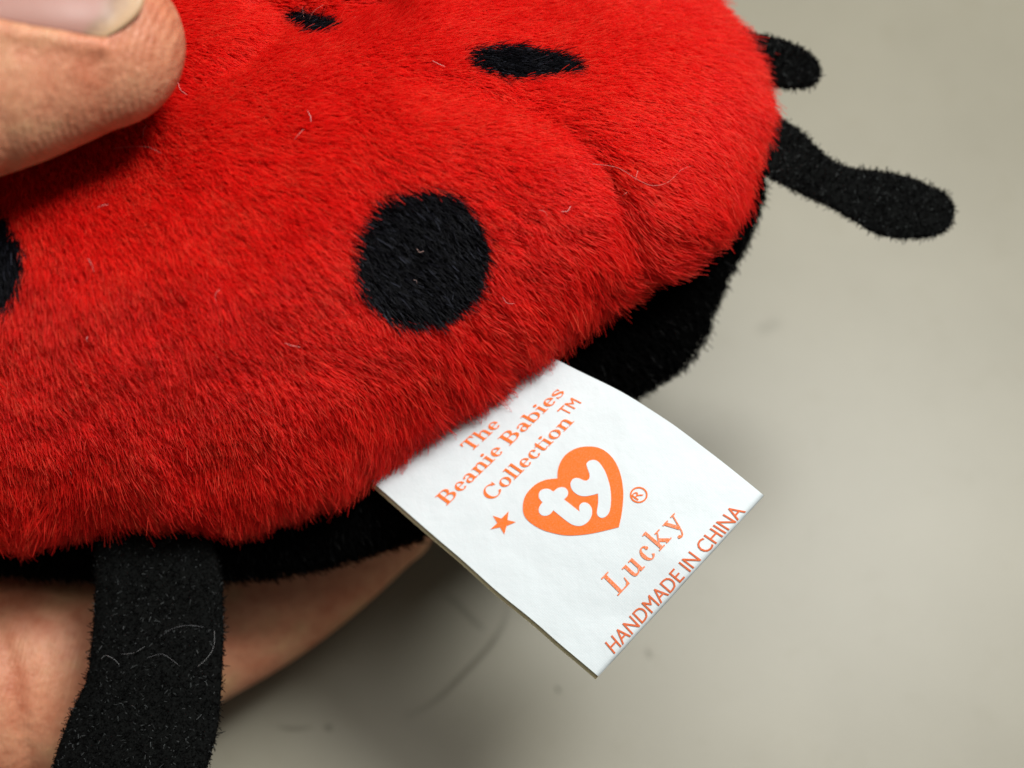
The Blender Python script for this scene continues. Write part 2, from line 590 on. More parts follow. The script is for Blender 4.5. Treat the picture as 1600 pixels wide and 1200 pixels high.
# ---------------------------------------------------------------- fur
def tri_sample(v, faces, n, dens=None):
    f = np.array([t if len(t) == 4 else (t[0], t[1], t[2], t[2]) for t in faces])
    T = np.vstack([f[:, [0, 1, 2]], f[:, [0, 2, 3]]])
    a, b, c = v[T[:, 0]], v[T[:, 1]], v[T[:, 2]]
    cr = np.cross(b - a, c - a)
    ar = np.linalg.norm(cr, axis=1) / 2
    ok = ar > 1e-9
    T, a, b, c, cr, ar = T[ok], a[ok], b[ok], c[ok], cr[ok], ar[ok]
    if dens is not None:
        ar = ar * dens((a + b + c) / 3)
    idx = rng.choice(len(T), n, p=ar / ar.sum())
    r1, r2 = np.sqrt(rng.random(n)), rng.random(n)
    w = np.stack([1 - r1, r1 * (1 - r2), r1 * r2], -1)
    return T[idx], w


def vnormals(v, faces):
    nrm = np.zeros_like(v)
    f = np.array([t if len(t) == 4 else (t[0], t[1], t[2], t[2]) for t in faces])
    cr = np.cross(v[f[:, 2]] - v[f[:, 0]], np.where((f[:, 3] == f[:, 2])[:, None], v[f[:, 1]] - v[f[:, 0]], v[f[:, 3]] - v[f[:, 1]]))
    tri = f[:, 3] == f[:, 2]
    cr[tri] = np.cross(v[f[tri, 1]] - v[f[tri, 0]], v[f[tri, 2]] - v[f[tri, 0]])
    for k in range(4):
        np.add.at(nrm, f[:, k], cr)
    return nrm / np.maximum(np.linalg.norm(nrm, axis=1)[:, None], 1e-9)


def to_px(p):
    k = D / (D - p[:, 2])
    return np.stack([800 + p[:, 0] * k, 600 - p[:, 1] * k], -1)


def norm(a):
    return a / np.maximum(np.linalg.norm(a, axis=-1, keepdims=True), 1e-9)


def comb(q):
    """combing direction of the pile in the picture's x (right) / y (up)"""
    base = q - np.array([150.0, 60.0])
    rad = norm(np.stack([base[:, 0], -base[:, 1]], -1))
    fixed = np.array([0.78, -0.62])
    d = norm(0.65 * rad + 0.75 * fixed)
    # hairs turn down over the rim
    dd = polydist(q, SHELL_OUT[::6])
    cx = norm(q - CTR); cx = np.stack([cx[:, 0], -cx[:, 1]], -1)
    g = norm(0.5 * cx + np.array([0.12, -0.55]))
    w = smoothstep(190, 10, dd)[:, None] * 0.7
    d = norm(d * (1 - w) + g * w)
    a = 0.30 * vnoise(q, 70, 21) + 0.10 * vnoise(q, 26, 22)
    ca, sa = np.cos(a), np.sin(a)
    return np.stack([d[:, 0] * ca - d[:, 1] * sa, d[:, 0] * sa + d[:, 1] * ca], -1)


SPOTS = [np.stack([662 + 107 * np.cos(np.linspace(0, 6.2832, 60)[:-1]), 402 + 104 * np.sin(np.linspace(0, 6.2832, 60)[:-1])], -1),
         catmull([(736, 92), (748, 74), (790, 68), (840, 72), (890, 86), (914, 99), (895, 110), (850, 116), (800, 114), (754, 104)], 6),
         catmull([(436, 14), (458, 2), (496, 18), (526, 38), (502, 50), (470, 50), (446, 36)], 6),
         catmull([(-110, 420), (-90, 345), (-40, 318), (10, 338), (38, 380), (42, 425), (24, 470), (-8, 498), (-60, 506), (-100, 470)], 6)]


def grow(v, faces, n, length, k=6, dens=None, lift=0.55, clump=0.55, cell=17.0, comb_f=comb, jit=0.16, curl=0.0):
    nr = vnormals(v, faces)
    if (nr[:, 2].sum()) < 0:
        nr = -nr
    T, w = tri_sample(v, faces, n, dens)
    root = (v[T] * w[..., None]).sum(1)
    N = norm((nr[T] * w[..., None]).sum(1))
    q = to_px(root)
    c2 = comb_f(q)
    t = np.c_[c2, np.zeros(n)]
    t = norm(t - (t * N).sum(1, keepdims=True) * N + 0.001)
    if callable(length):
        length = length(q)
    L = length * (0.72 + 0.4 * rng.random(n)) * (1 + 0.12 * vnoise(q, 60, 31))
    jv = rng.normal(0, jit, (n, 3))
    # guide strands on a jittered grid pull neighbouring tips together
    gi = np.floor(q / cell).astype(int)
    jr = np.random.default_rng(5).uniform(0, 1, (512, 512, 2))
    best = np.full(n, 1e9); gp = np.zeros((n, 2))
    for a in (-1, 0, 1):
        for b in (-1, 0, 1):
            ci = gi + np.array([a, b])
            g = (ci + jr[ci[:, 0] % 512, ci[:, 1] % 512]) * cell
            d = ((g - q) ** 2).sum(1)
            m = d < best
            best[m] = d[m]; gp[m] = g[m]
    off = np.stack([gp[:, 0] - q[:, 0], -(gp[:, 1] - q[:, 1])], -1)
    off3 = np.c_[off, np.zeros(n)]
    off3 -= (off3 * N).sum(1, keepdims=True) * N
    u = np.linspace(0, 1, k)
    pts = np.empty((n, k, 3))
    li = lift * (1 + 0.25 * vnoise(q, 33, 41))[:, None]
    if callable(clump):
        clump = clump(q)
    cw = (clump * rng.uniform(0.3, 1.0, n))[:, None]
    ph = rng.uniform(0, 6.28, (n, 1))
    B = np.cross(N, t)
    for i, s in enumerate(u):
        up = N * (li * (s - 0.42 * s * s) * L[:, None])
        al = t * ((0.45 * s + 0.55 * s * s) * L[:, None] * (1 - 0.3 * li))
        wob = B * (curl * L[:, None] * np.sin(ph + 5 * s) * s)
        pts[:, i] = root + up + al + jv * (L[:, None] * s * (0.5 + 0.5 * s)) + off3 * cw * s * s + wob
    return pts, q, gp


def fr_dens(c):
    q = to_px(c)
    o = (q[:, 0] > -60) & (q[:, 0] < 1300) & (q[:, 1] > -60) & (q[:, 1] < 900)
    return np.where(o, 1.0, 0.28)


NF = 500000
pts, fq, gq = grow(sv, sf[:snf], NF, lambda q: 31 + 19 * smoothstep(110, 10, polydist(q, SHELL_OUT[::6])), dens=fr_dens, lift=0.85, clump=lambda q: 0.22 + 0.5 * smoothstep(70, 10, polydist(q, SHELL_OUT[::6])), jit=0.17, cell=11.0)
clr = np.random.default_rng(11).random((512, 512))
gci = np.floor(gq / 11.0).astype(int)
tint = np.clip(0.5 + 0.16 * rng.normal(0, 1, NF) + 0.22 * (clr[gci[:, 0] % 512, gci[:, 1] % 512] - 0.5) + 0.10 * vnoise(fq, 55, 51), 0, 1)
rad = np.linspace(0.88, 0.28, 6)[None] * rng.uniform(0.8, 1.2, (NF, 1))
# ragged colour border: each hair decides by its own root
jq0 = fq + rng.normal(0, 2.0, fq.shape)
SPOT_OFF = [(17, 9), (18, -10), (14, -12), (8, 10)]
red = np.ones(NF, bool)
for i, sp in enumerate(SPOTS):
    so_ = np.array(SPOT_OFF[i], float)
    m = inside(jq0 + so_, sp)
    red &= ~m
    # backing patch of the spot, lying just on the shell fabric
    c = sp.mean(0)
    ring = resample(sp, 64, closed=True) - so_
    c = c - so_
    pq = np.vstack([c[None]] + [c + (ring - c) * r for r in np.linspace(0, 1, 13)[1:]])
    pv = U(pq[:, 0], pq[:, 1], shell_z(pq) + 2.0)
    pf = [(0, 1 + (j + 1) % 64, 1 + j) for j in range(64)]
    for r in range(11):
        a, b = 1 + r * 64, 1 + (r + 1) * 64
        pf += [(a + j, a + (j + 1) % 64, b + (j + 1) % 64, b + j) for j in range(64)]
    so = mesh_obj("spot", pv, pf, M_SPOTB, toy)
    hair_obj("spot_pile", pts[m], rad[m] * 1.05, M_SPOT, so, tint=np.clip(rng.beta(0.7, 2.6, m.sum()), 0, 1))
hair_obj("fur", pts[red], rad[red], M_FUR, shell, tint=tint[red])

# short velour on the underside, only where it can be seen past the shell
bp, bqq, _ = grow(bv, bf[:bnf], 60000, 15.0, k=4, lift=1.1, clump=0.2, cell=9.0, jit=0.3,
                  dens=lambda c: np.where(polydist(to_px(c), BELLY_OUT[::2]) < 130, 1.0, 0.05) * fr_dens(c))
bt = np.where(rng.random(len(bp)) < 0.04, rng.uniform(0.6, 1.0, len(bp)), rng.uniform(0, 0.5, len(bp)))
hair_obj("velour_pile", bp, np.linspace(0.9, 0.4, 4)[None] * np.ones((len(bp), 1)), M_PILE, belly, tint=bt)


# ---------------------------------------------------------------- felt legs
def felt_leg(upper, lower, zf, thick, label, fuzz=9000, n=64, m=26):
    a = resample(catmull(upper, 6, closed=False), n)
    b = resample(catmull(lower, 6, closed=False), n)
    verts, faces = [], []
    th = np.linspace(0, 2 * math.pi, m, endpoint=False)
    cx = np.sign(np.cos(th)) * np.abs(np.cos(th)) ** 0.55
    sx = np.sign(np.sin(th)) * np.abs(np.sin(th)) ** 0.55
    for i in range(n):
        mid = (a[i] + b[i]) / 2; half = (a[i] - b[i]) / 2
        wd = np.linalg.norm(half)
        h = thick * min(1.0, (wd / 26.0) ** 0.5)
        P = mid + half * cx[:, None]
        z = zf(P[:, 0], P[:, 1]) + sx * h
        verts.append(U(P[:, 0], P[:, 1], z))
    v = np.vstack(verts)
    v += (0.9 * vnoise(to_px(v) + 37, 15, 61))[:, None] * np.array([[0.4, 0.4, 1.0]])
    for i in range(n - 1):
        for j in range(m):
            k = (j + 1) % m
            faces.append((i * m + j, (i + 1) * m + j, (i + 1) * m + k, i * m + k))
    c0 = len(v)
    v = np.vstack([v, v[:m].mean(0)[None], v[-m:].mean(0)[None]])
    for j in range(m):
        k = (j + 1) % m
        faces.append((c0, j, k))
        faces.append((c0 + 1, (n - 1) * m + k, (n - 1) * m + j))
    o = mesh_obj("leg", v, faces, M_FELT, toy)
    o['label'] = label
    bm = bmesh.new(); bm.from_mesh(o.data)
    bmesh.ops.recalc_face_normals(bm, faces=bm.faces)
    bm.to_mesh(o.data); bm.free()
    # fuzz
    nr = np.array([x.normal for x in o.data.vertices]) @ np.stack([RGT, UPV, -FWD], 1)
    T, w = tri_sample(v, faces[:-2 * m], fuzz)
    root = (v[T] * w[..., None]).sum(1); N = norm((nr[T] * w[..., None]).sum(1))
    k = 5
    u = np.linspace(0, 1, k)[None, :, None]
    side = norm(rng.normal(0, 1, (fuzz, 3)))
    L = (4 + 8 * rng.random(fuzz) ** 3)[:, None, None]
    bend = norm(rng.normal(0, 1, (fuzz, 3)))
    p = root[:, None] + L * (N[:, None] * (0.62 * u - 0.3 * u * u) + side[:, None] * 0.62 * u + bend[:, None] * 0.4 * u * u)
    tt = np.where(rng.random(fuzz) < 0.10, rng.uniform(0.55, 1.0, fuzz), rng.uniform(0, 0.5, fuzz))
    hair_obj("felt_fuzz", p, np.full((fuzz, k), 0.5), M_FUZZ, o, tint=tt)
    return o


felt_leg([(1120, 42), (1161, 51), (1190, 56), (1222, 64), (1250, 75), (1271, 91), (1281, 108), (1280, 120)],
         [(1120, 118), (1165, 124), (1195, 130), (1213, 134), (1236, 138), (1262, 135), (1276, 127), (1280, 120)],
         lambda x, y: -150 - (x - 1150) * 0.25, 11, "short stub of a black felt leg at the top", 6000)
felt_leg([(1150, 140), (1185, 160), (1211, 178), (1229, 190), (1250, 205), (1268, 223), (1286, 241), (1306, 254), (1330, 263), (1372, 268), (1411, 275),
          (1442, 286), (1467, 297), (1483, 311), (1490, 330), (1489, 340)],
         [(1130, 225), (1165, 255), (1201, 276), (1236, 295), (1264, 308), (1292, 320), (1320, 336), (1348, 353), (1372, 366), (1404, 372), (1442, 371),
          (1468, 365), (1482, 355), (1489, 340)],
         lambda x, y: -140 - (x - 1200) * 0.12 + (y - 280) * 0.25, 12, "long wavy black felt leg sticking out sideways", 11000)
felt_leg([(158, 770), (150, 830), (150, 900), (147, 960), (142, 1020), (134, 1068), (116, 1104), (97, 1152), (82, 1205), (84, 1260), (110, 1310), (160, 1340), (205, 1345)],
         [(318, 770), (326, 830), (344, 890), (349, 970), (348, 1030), (345, 1085), (341, 1130), (333, 1168), (320, 1210), (306, 1260), (280, 1310), (240, 1338), (205, 1345)],
         lambda x, y: -92 + (y - 790) * 0.26 - 0.0006 * (x - 240) ** 2, 13, "broad black felt leg hanging down in front of the fingers", 24000)


# ---------------------------------------------------------------- sewn-in ribbon tag
TL = catmull([(540, 716), (592, 762), (680, 839), (770, 917), (860, 993), (935, 1057)], 8, closed=False)
TR = catmull([(775, 512), (830, 541), (880, 568), (960, 607), (1040, 655), (1110, 706), (1160, 746), (1193, 775)], 8, closed=False)
E0, E1 = np.array([935.0, 1057.0]), np.array([1193.0, 775.0])
EN = np.array([-(E1 - E0)[1], (E1 - E0)[0]]); EN /= np.linalg.norm(EN)
if EN @ (np.array([740.0, 660.0]) - E0) < 0:
    EN = -EN
RF = 9.0


def tag_z(px, py):
    p = np.stack(np.broadcast_arrays(np.asarray(px, float), np.asarray(py, float)), -1)
    e = (p - E0) @ EN
    al = (p - E0) @ ((E1 - E0) / np.linalg.norm(E1 - E0))
    t = 1 - e / 395.0
    z = -48 + 130 * t - 30 * t * t + 10 * np.sin((al - 100) / 382 * math.pi) * t
    u = np.clip(1 - e / RF, 0, 1)
    z = z - RF * (1 - np.sqrt(np.clip(1 - u * u, 0, 1)))
    # slight pucker near the name
    z += 2.6 * np.exp(-(((p[..., 0] - 1060) / 40) ** 2 + ((p[..., 1] - 872) / 30) ** 2))
    z -= 2.0 * np.exp(-(((p[..., 0] - 965) / 50) ** 2 + ((p[..., 1] - 962) / 22) ** 2))
    return z


def sheet(nS, nT, zf, shift=(0, 0), tmax=1.0):
    tt = 1 - (1 - np.linspace(0, 1, nT)) ** 1.6
    l = resample(TL, 400); r = resample(TR, 400)
    ix = tt * 399 * tmax
    pick = lambda a: np.stack([np.interp(ix, np.arange(400), a[:, 0]), np.interp(ix, np.arange(400), a[:, 1])], -1)
    L_, R_ = pick(l), pick(r)
    s = np.linspace(0, 1, nS)
    q = L_[:, None] + (R_ - L_)[:, None] * s[None, :, None]
    wt = (tt ** 0.8)[:, None, None]
    q = q + np.array(shift, float) * wt
    q = q.reshape(-1, 2)
    q = q + 1.1 * np.stack([vnoise(q, 55, 71), vnoise(q, 55, 72)], -1)
    v = U(q[:, 0], q[:, 1], zf(q[:, 0], q[:, 1]))
    f = [(i * nS + j, (i + 1) * nS + j, (i + 1) * nS + j + 1, i * nS + j + 1) for i in range(nT - 1) for j in range(nS - 1)]
    return v, f


# front layer, rounded fold and back layer as one folded ribbon with thickness
fv, ff = sheet(34, 70, tag_z)
bkv, bkf = sheet(34, 70, lambda x, y: tag_z(x, y) - 2 * RF * np.clip(((np.stack([x, y], -1) - E0) @ EN < 9e9), 0, 1)
                 + 2 * (RF * (1 - np.sqrt(np.clip(1 - np.clip(1 - ((np.stack([x, y], -1) - E0) @ EN) / RF, 0, 1) ** 2, 0, 1)))))
tag = mesh_obj("sewn_tag", fv, ff, M_TAG, toy)
tag['label'] = "white ribbon tag with orange printing sewn into the seam"
so = tag.modifiers.new("thickness", 'SOLIDIFY'); so.thickness = 1.0 * S; so.offset = 0
es = tag.modifiers.new("crisp_edges", 'EDGE_SPLIT'); es.split_angle = 0.7
bkv = bkv + np.array([-5.0, -7.0, 0]) * np.clip((600 - to_px(bkv)[:, 1] + 300) / -300, 0, 1)[:, None] * 0
back_o = mesh_obj("tag_back", bkv + np.array([[-4.0, -5.0, -0.5]]) * 1.0, bkf, M_TAGB, tag)


# ---- printing
def poly_tris(poly, maxlen=9.0):
    """fill a closed outline and split it so that it can follow the ribbon"""
    bm = bmesh.new()
    vs = [bm.verts.new((p[0], p[1], 0)) for p in poly]
    f = bm.faces.new(vs)
    f.normal_update()
    bmesh.ops.triangulate(bm, faces=[f], ngon_method='EAR_CLIP')
    return split(bm, maxlen)


def split(bm, maxlen):
    for _ in range(5):
        es = [e for e in bm.edges if e.calc_length() > maxlen]
        if not es:
            break
        bmesh.ops.subdivide_edges(bm, edges=es, cuts=1)
        bmesh.ops.triangulate(bm, faces=bm.faces[:])
    bm.verts.index_update()
    v = np.array([x.co[:2] for x in bm.verts]).reshape(-1, 2)
    f = [tuple(x.index for x in fc.verts) for fc in bm.faces]
    bm.free()
    return v, f


def print_obj(name, polys, material, h=1.6, parent=None, label=None, step=0.05):
    V, F, n = [], [], 0
    for i, pl in enumerate(polys):
        v, f = pl if isinstance(pl, tuple) else poly_tris(pl)
        z = tag_z(v[:, 0], v[:, 1]) + h + step * (i % 8)
        V.append(U(v[:, 0], v[:, 1], z)); F += [tuple(x + n for x in t) for t in f]
        n += len(v)
    V = np.vstack(V)
    # all faces towards the reader
    F2 = []
    for t in F:
        a, b, c = V[t[0]], V[t[1]], V[t[2]]
        F2.append(t if np.cross(b - a, c - a)[2] > 0 else t[::-1])
    o = mesh_obj(name, V, F2, material, parent or tag, smooth=False)
    if label:
        o['label'] = label
    return o


def rect(x0, y0, x1, y1):
    return np.array([(x0, y0), (x1, y0), (x1, y1), (x0, y1)], float)


def stroke(pts, widths, smooth=4):
    p = np.c_[np.asarray(pts, float), np.asarray(widths, float)]
    c = catmull(p, smooth, closed=False) if len(p) > 2 else p
    t = norm(np.gradient(c[:, :2], axis=0))
    s = np.stack([-t[:, 1], t[:, 0]], -1) * c[:, 2:3] / 2
    return np.vstack([c[:, :2] + s, (c[:, :2] - s)[::-1]])


def arc(cx, cy, rx, ry, a0, a1, thick, thin, n=26):
    a = np.radians(np.linspace(a0, a1, n))
    w = thin + (thick - thin) * np.abs(np.cos(a)) ** 1.3
    o = np.stack([cx + rx * np.cos(a), cy + ry * np.sin(a)], -1)
    d = np.stack([np.cos(a), np.sin(a)], -1)
    i = o - d * w[:, None]
    return np.vstack([o, i[::-1]])


def disc(cx, cy, r, n=14):
    a = np.linspace(0, 2 * math.pi, n, endpoint=False)
    return np.stack([cx + r * np.cos(a), cy + r * np.sin(a)], -1)


def halves(*a):
    cx, cy, rx, ry, th, tn = a
    return [arc(cx, cy, rx, ry, -90, 90, th, tn), arc(cx, cy, rx, ry, 90, 270, th, tn)]


TS, BS = 0.06, 0.06
arch = lambda x: [stroke([(x + .13, .46), (x + .21, .60), (x + .32, .655), (x + .42, .60), (x + .455, .46), (x + .455, 0)], [.05, .07, .09, .12, .14, .14])]
flag = lambda x, y: np.array([(x - .09, y - .02), (x + .14, y), (x + .14, y - .08), (x - .09, y - .07)])
GLY = {
    'T': (.80, [rect(.03, .93, .75, 1), np.array([(.03, .95), (.02, .72), (.06, .72), (.15, .95)]), np.array([(.75, .95), (.76, .72), (.72, .72), (.63, .95)]),
                rect(.31, .0, .47, .95), rect(.2, 0, .58, BS)]),
    'h': (.74, [rect(.1, 0, .24, 1), flag(.1, 1), rect(.01, 0, .33, BS), rect(.40, 0, .72, BS)] + arch(.1)),
    'e': (.60, [arc(.30, .33, .26, .345, 0, 90, .13, .06, 12), arc(.30, .33, .26, .345, 90, 312, .16, .06), rect(.12, .33, .555, .39)]),
    'B': (.86, [rect(.1, 0, .27, 1), rect(0, .94, .28, 1), rect(0, 0, .28, BS), rect(.26, .94, .42, 1), rect(.26, .49, .44, .55), rect(.26, 0, .44, .06),
                arc(.40, .745, .27, .255, -90, 90, .16, .06), arc(.43, .275, .34, .275, -90, 90, .17, .06)]),
    'a': (.64, [stroke([(.09, .50), (.15, .60), (.28, .64), (.40, .57), (.43, .42), (.43, .14), (.49, .04), (.62, .07)], [.12, .08, .07, .11, .14, .14, .09, .04]),
                arc(.25, .19, .22, .21, 20, 340, .13, .06), rect(.24, .34, .42, .40)]),
    'n': (.74, [rect(.1, 0, .24, .66), flag(.1, .66), rect(.01, 0, .33, BS), rect(.40, 0, .72, BS)] + arch(.1)),
    'i': (.38, [rect(.11, 0, .25, .66), flag(.11, .66), rect(.01, 0, .35, BS), disc(.175, .88, .095)]),
    'b': (.68, [rect(.07, 0, .21, 1), flag(.07, 1)] + halves(.34, .33, .29, .345, .15, .055)),
    's': (.54, [stroke([(.44, .50), (.38, .60), (.26, .64), (.13, .58), (.12, .46), (.25, .37), (.39, .28), (.43, .15), (.31, .03), (.16, .03), (.07, .16)],
                       [.05, .06, .06, .11, .14, .15, .14, .11, .06, .06, .05], 5), rect(.42, .44, .46, .65), rect(.04, .01, .08, .22)]),
    'C': (.90, [arc(.46, .5, .43, .52, 38, 322, .17, .06, 36), np.array([(.78, .68), (.82, .68), (.82, .99), (.79, .99), (.72, .84)])]),
    'o': (.66, halves(.32, .33, .29, .345, .15, .055)),
    'l': (.37, [rect(.1, 0, .24, 1), flag(.1, 1), rect(.01, 0, .34, BS)]),
    'c': (.58, [arc(.31, .33, .27, .345, 50, 318, .16, .055), disc(.45, .50, .075)]),
    't': (.44, [np.array([(.11, .1), (.25, .1), (.25, .86), (.2, .86), (.11, .7)]), rect(.0, .60, .40, .66), stroke([(.18, .14), (.22, .04), (.30, .02), (.42, .10)], [.14, .12, .08, .04])]),
    'L': (.78, [rect(.12, 0, .28, 1), rect(0, .94, .42, 1), rect(0, 0, .64, .06), np.array([(.50, .04), (.64, .0), (.70, .0), (.74, .34), (.70, .34), (.64, .14)])]),
    'u': (.76, [rect(.1, .18, .24, .66), rect(0, .60, .24, .66), stroke([(.17, .22), (.20, .08), (.30, .04), (.42, .08), (.52, .20)], [.14, .12, .08, .07, .05]),
                rect(.48, 0, .62, .66), rect(.38, .60, .62, .66), rect(.60, 0, .72, .06)]),
    'k': (.76, [rect(.1, 0, .24, 1), flag(.1, 1), rect(.01, 0, .33, BS), stroke([(.22, .24), (.54, .63)], [.06, .06]), rect(.40, .60, .68, .66),
                stroke([(.30, .38), (.60, .03)], [.15, .15]), rect(.44, 0, .74, .06)]),
    'y': (.70, [stroke([(.12, .64), (.37, .04)], [.15, .15]), stroke([(.60, .64), (.42, .16), (.30, -.14), (.18, -.25), (.08, -.22)], [.06, .06, .06, .07, .08]),
                rect(0, .60, .30, .66), rect(.48, .60, .72, .66), disc(.09, -.20, .075)]),
    ' ': (.30, []),
}


def text_line(text, p0, p1, u0, u1, track=0.0):
    """serif lettering: baseline p0->p1 and cap-height vectors at both ends, on the ribbon"""
    x = 0.0; items = []
    for ch in text:
        adv, els = GLY[ch]
        for e in els:
            items.append(e + np.array([x, 0]))
        x += adv + track
    x -= track
    p0, p1, u0, u1 = (np.array(a, float) for a in (p0, p1, u0, u1))
    out = []
    for e in items:
        f = (e[:, 0] / x)[:, None]
        out.append(p0 + (p1 - p0) * f + (u0 * (1 - f) + u1 * f) * e[:, 1:2])
    return out


def sans_line(text, p0, p1, u0, u1, cap=None, wide=1.0):
    c = bpy.data.curves.new("print_text", 'FONT')
    c.body = text; c.size = 1.0; c.resolution_u = 3
    o = bpy.data.objects.new("print_text", c)
    COL.objects.link(o)
    dg = bpy.context.evaluated_depsgraph_get()
    me = bpy.data.meshes.new_from_object(o.evaluated_get(dg))
    co = np.array([v.co[:2] for v in me.vertices])
    bm = bmesh.new(); bm.from_mesh(me)
    lo, hi = co.min(0), co.max(0)
    p0, p1, u0, u1 = (np.array(a, float) for a in (p0, p1, u0, u1))
    for v in bm.verts:
        f = (v.co.x - lo[0]) / (hi[0] - lo[0]); g = (v.co.y - max(lo[1], 0)) / (hi[1] - max(lo[1], 0))
        r = p0 + (p1 - p0) * f + (u0 * (1 - f) + u1 * f) * g
        v.co = (r[0], r[1], 0)
    bmesh.ops.triangulate(bm, faces=bm.faces[:])
    res = split(bm, 4.0)
    bpy.data.objects.remove(o); bpy.data.curves.remove(c); bpy.data.meshes.remove(me)
    return res


print_obj("lettering", text_line("The", (735, 707), (785, 662), (-17.5, -11.5), (-18.5, -9.5)), M_INK)
print_obj("lettering", text_line("Beanie Babies", (698, 790), (885, 612), (-18.5, -13.5), (-19.5, -9.0)), M_INK)
print_obj("lettering", text_line("Collection", (768, 784), (898, 658), (-18.5, -14.0), (-19.5, -10.0)), M_INK)
print_obj("lettering", [sans_line("TM", (886, 650), (909, 629), (-16, -8), (-16, -8))], M_INK)
print_obj("lettering", text_line("Lucky", (966, 931), (1072, 817), (-27, -27), (-29, -23), track=0.13), M_INKL)
print_obj("lettering", [sans_line("HANDMADE IN CHINA", (960, 1022), (1166, 799), (-15, -18), (-21, -12))], M_INKD, h=1.8)

H = lambda pts: np.array([(750 + x / 5.714, 680 + y / 5.714) for x, y in pts])
heart = np.vstack([H([(693, 385)]),
                   catmull(H([(693, 385), (693, 330), (710, 260), (750, 190), (810, 140), (890, 108), (980, 100), (1060, 112), (1130, 150), (1185, 205), (1225, 270),
                              (1255, 350), (1272, 430), (1280, 520), (1275, 620), (1262, 720), (1240, 820)]), 4, closed=False)[1:-1],
                   catmull(H([(1240, 820), (1100, 855), (980, 880), (860, 893), (760, 893), (660, 875), (560, 845), (470, 795), (410, 740), (385, 680), (385, 610),
                              (405, 540), (450, 480), (510, 430), (580, 400), (640, 390), (693, 385)]), 4, closed=False)[:-1]])
lt = np.vstack([catmull(H(p), 4, closed=False)[:-1] for p in (
    [(558, 598), (530, 565), (525, 530), (540, 495), (580, 478), (620, 482), (655, 503)],
    [(655, 503), (690, 475), (730, 463), (768, 475), (787, 510), (778, 545), (750, 572)],
    [(750, 572), (820, 627), (890, 683)],
    [(890, 683), (885, 640), (905, 608), (940, 600), (975, 618), (998, 655), (1000, 700), (985, 745), (950, 785), (905, 808), (855, 808), (800, 785), (725, 728), (655, 670)],
    [(655, 670), (625, 705), (585, 720), (545, 710), (525, 680), (530, 640), (558, 598)])])
ly = np.vstack([catmull(H(p), 4, closed=False)[:-1] for p in (
    [(1053, 520), (1000, 535), (930, 545), (870, 530), (825, 490), (808, 445), (815, 410), (840, 385), (880, 383), (920, 400), (950, 405), (975, 385), (978, 350),
     (965, 310), (950, 260), (970, 232), (1010, 220), (1050, 232), (1085, 270), (1120, 330), (1145, 400), (1162, 470), (1170, 550), (1165, 640), (1150, 695),
     (1120, 728), (1085, 738), (1058, 725), (1045, 700), (1045, 670), (1055, 600), (1053, 520)],)])
logo = print_obj("heart_emblem", [heart], M_INK, label="orange heart emblem with white letters ty")
print_obj("emblem_letters", [lt, ly], M_TAG, h=2.4, parent=tag)
print_obj("star", [H([(255, 680), (246, 757), (320, 775), (237, 810), (217, 885), (180, 821), (93, 840), (155, 783), (115, 718), (190, 744)])], M_INK)
ring_o = [np.stack([1418 + 79 * np.cos(a), 532 + 72 * np.sin(a)], -1) for a in [np.linspace(0, math.pi, 20), np.linspace(math.pi, 2 * math.pi, 20)]]
ring_i = [np.stack([1418 + 65 * np.cos(a), 532 + 59 * np.sin(a)], -1) for a in [np.linspace(0, math.pi, 20), np.linspace(math.pi, 2 * math.pi, 20)]]
print_obj("registered_mark", [H(np.vstack([o_, i_[::-1]])) for o_, i_ in zip(ring_o, ring_i)]
          + [sans_line("R", H([(1408, 582)])[0], H([(1462, 528)])[0], np.array([-10.5, -7.5]), np.array([-10.5, -7.5]))], M_INK)

# ------------------------------------------------------------------ hand
def loft(spine, m=28):
    """spine rows: px, py, z, radius across, radius in depth (all as seen in the photo)"""
    sp = catmull(np.array(spine, float), 6, closed=False)
    c = U(sp[:, 0], sp[:, 1], sp[:, 2])
    k = (D - sp[:, 2]) / D
    ra, rb = sp[:, 3] * k, sp[:, 4] * k
    t = norm(np.gradient(c, axis=0))
    vs, fs = [], []
    th = np.linspace(0, 2 * math.pi, m, endpoint=False)
    rings = []
    # rounded caps
    for side, idx in ((0, 0), (1, -1)):
        pass
    def ring(ci, ti, a, b):
        x = norm(np.cross(ti, np.array([0, 0, 1.0]))); y = np.cross(x, ti)
        return ci + np.cos(th)[:, None] * x * a + np.sin(th)[:, None] * y * b
    for ph in np.linspace(math.pi / 2, 0, 7)[:-1]:
        r = math.cos(ph); rings.append(ring(c[0] - t[0] * ra[0] * math.sin(ph), t[0], max(ra[0] * r, .5), max(rb[0] * r, .5)))
    for i in range(len(c)):
        rings.append(ring(c[i], t[i], ra[i], rb[i]))
    for ph in np.linspace(0, math.pi / 2, 9)[1:]:
        r = math.cos(ph); rings.append(ring(c[-1] + t[-1] * ra[-1] * math.sin(ph), t[-1], max(ra[-1] * r, .5), max(rb[-1] * r, .5)))
    v = np.vstack(rings); n = len(rings)
    f = [(i * m + j, i * m + (j + 1) % m, (i + 1) * m + (j + 1) % m, (i + 1) * m + j) for i in range(n - 1) for j in range(m)]
    f.append(tuple(range(m))[::-1]); f.append(tuple((n - 1) * m + j for j in range(m)))
    return v, f


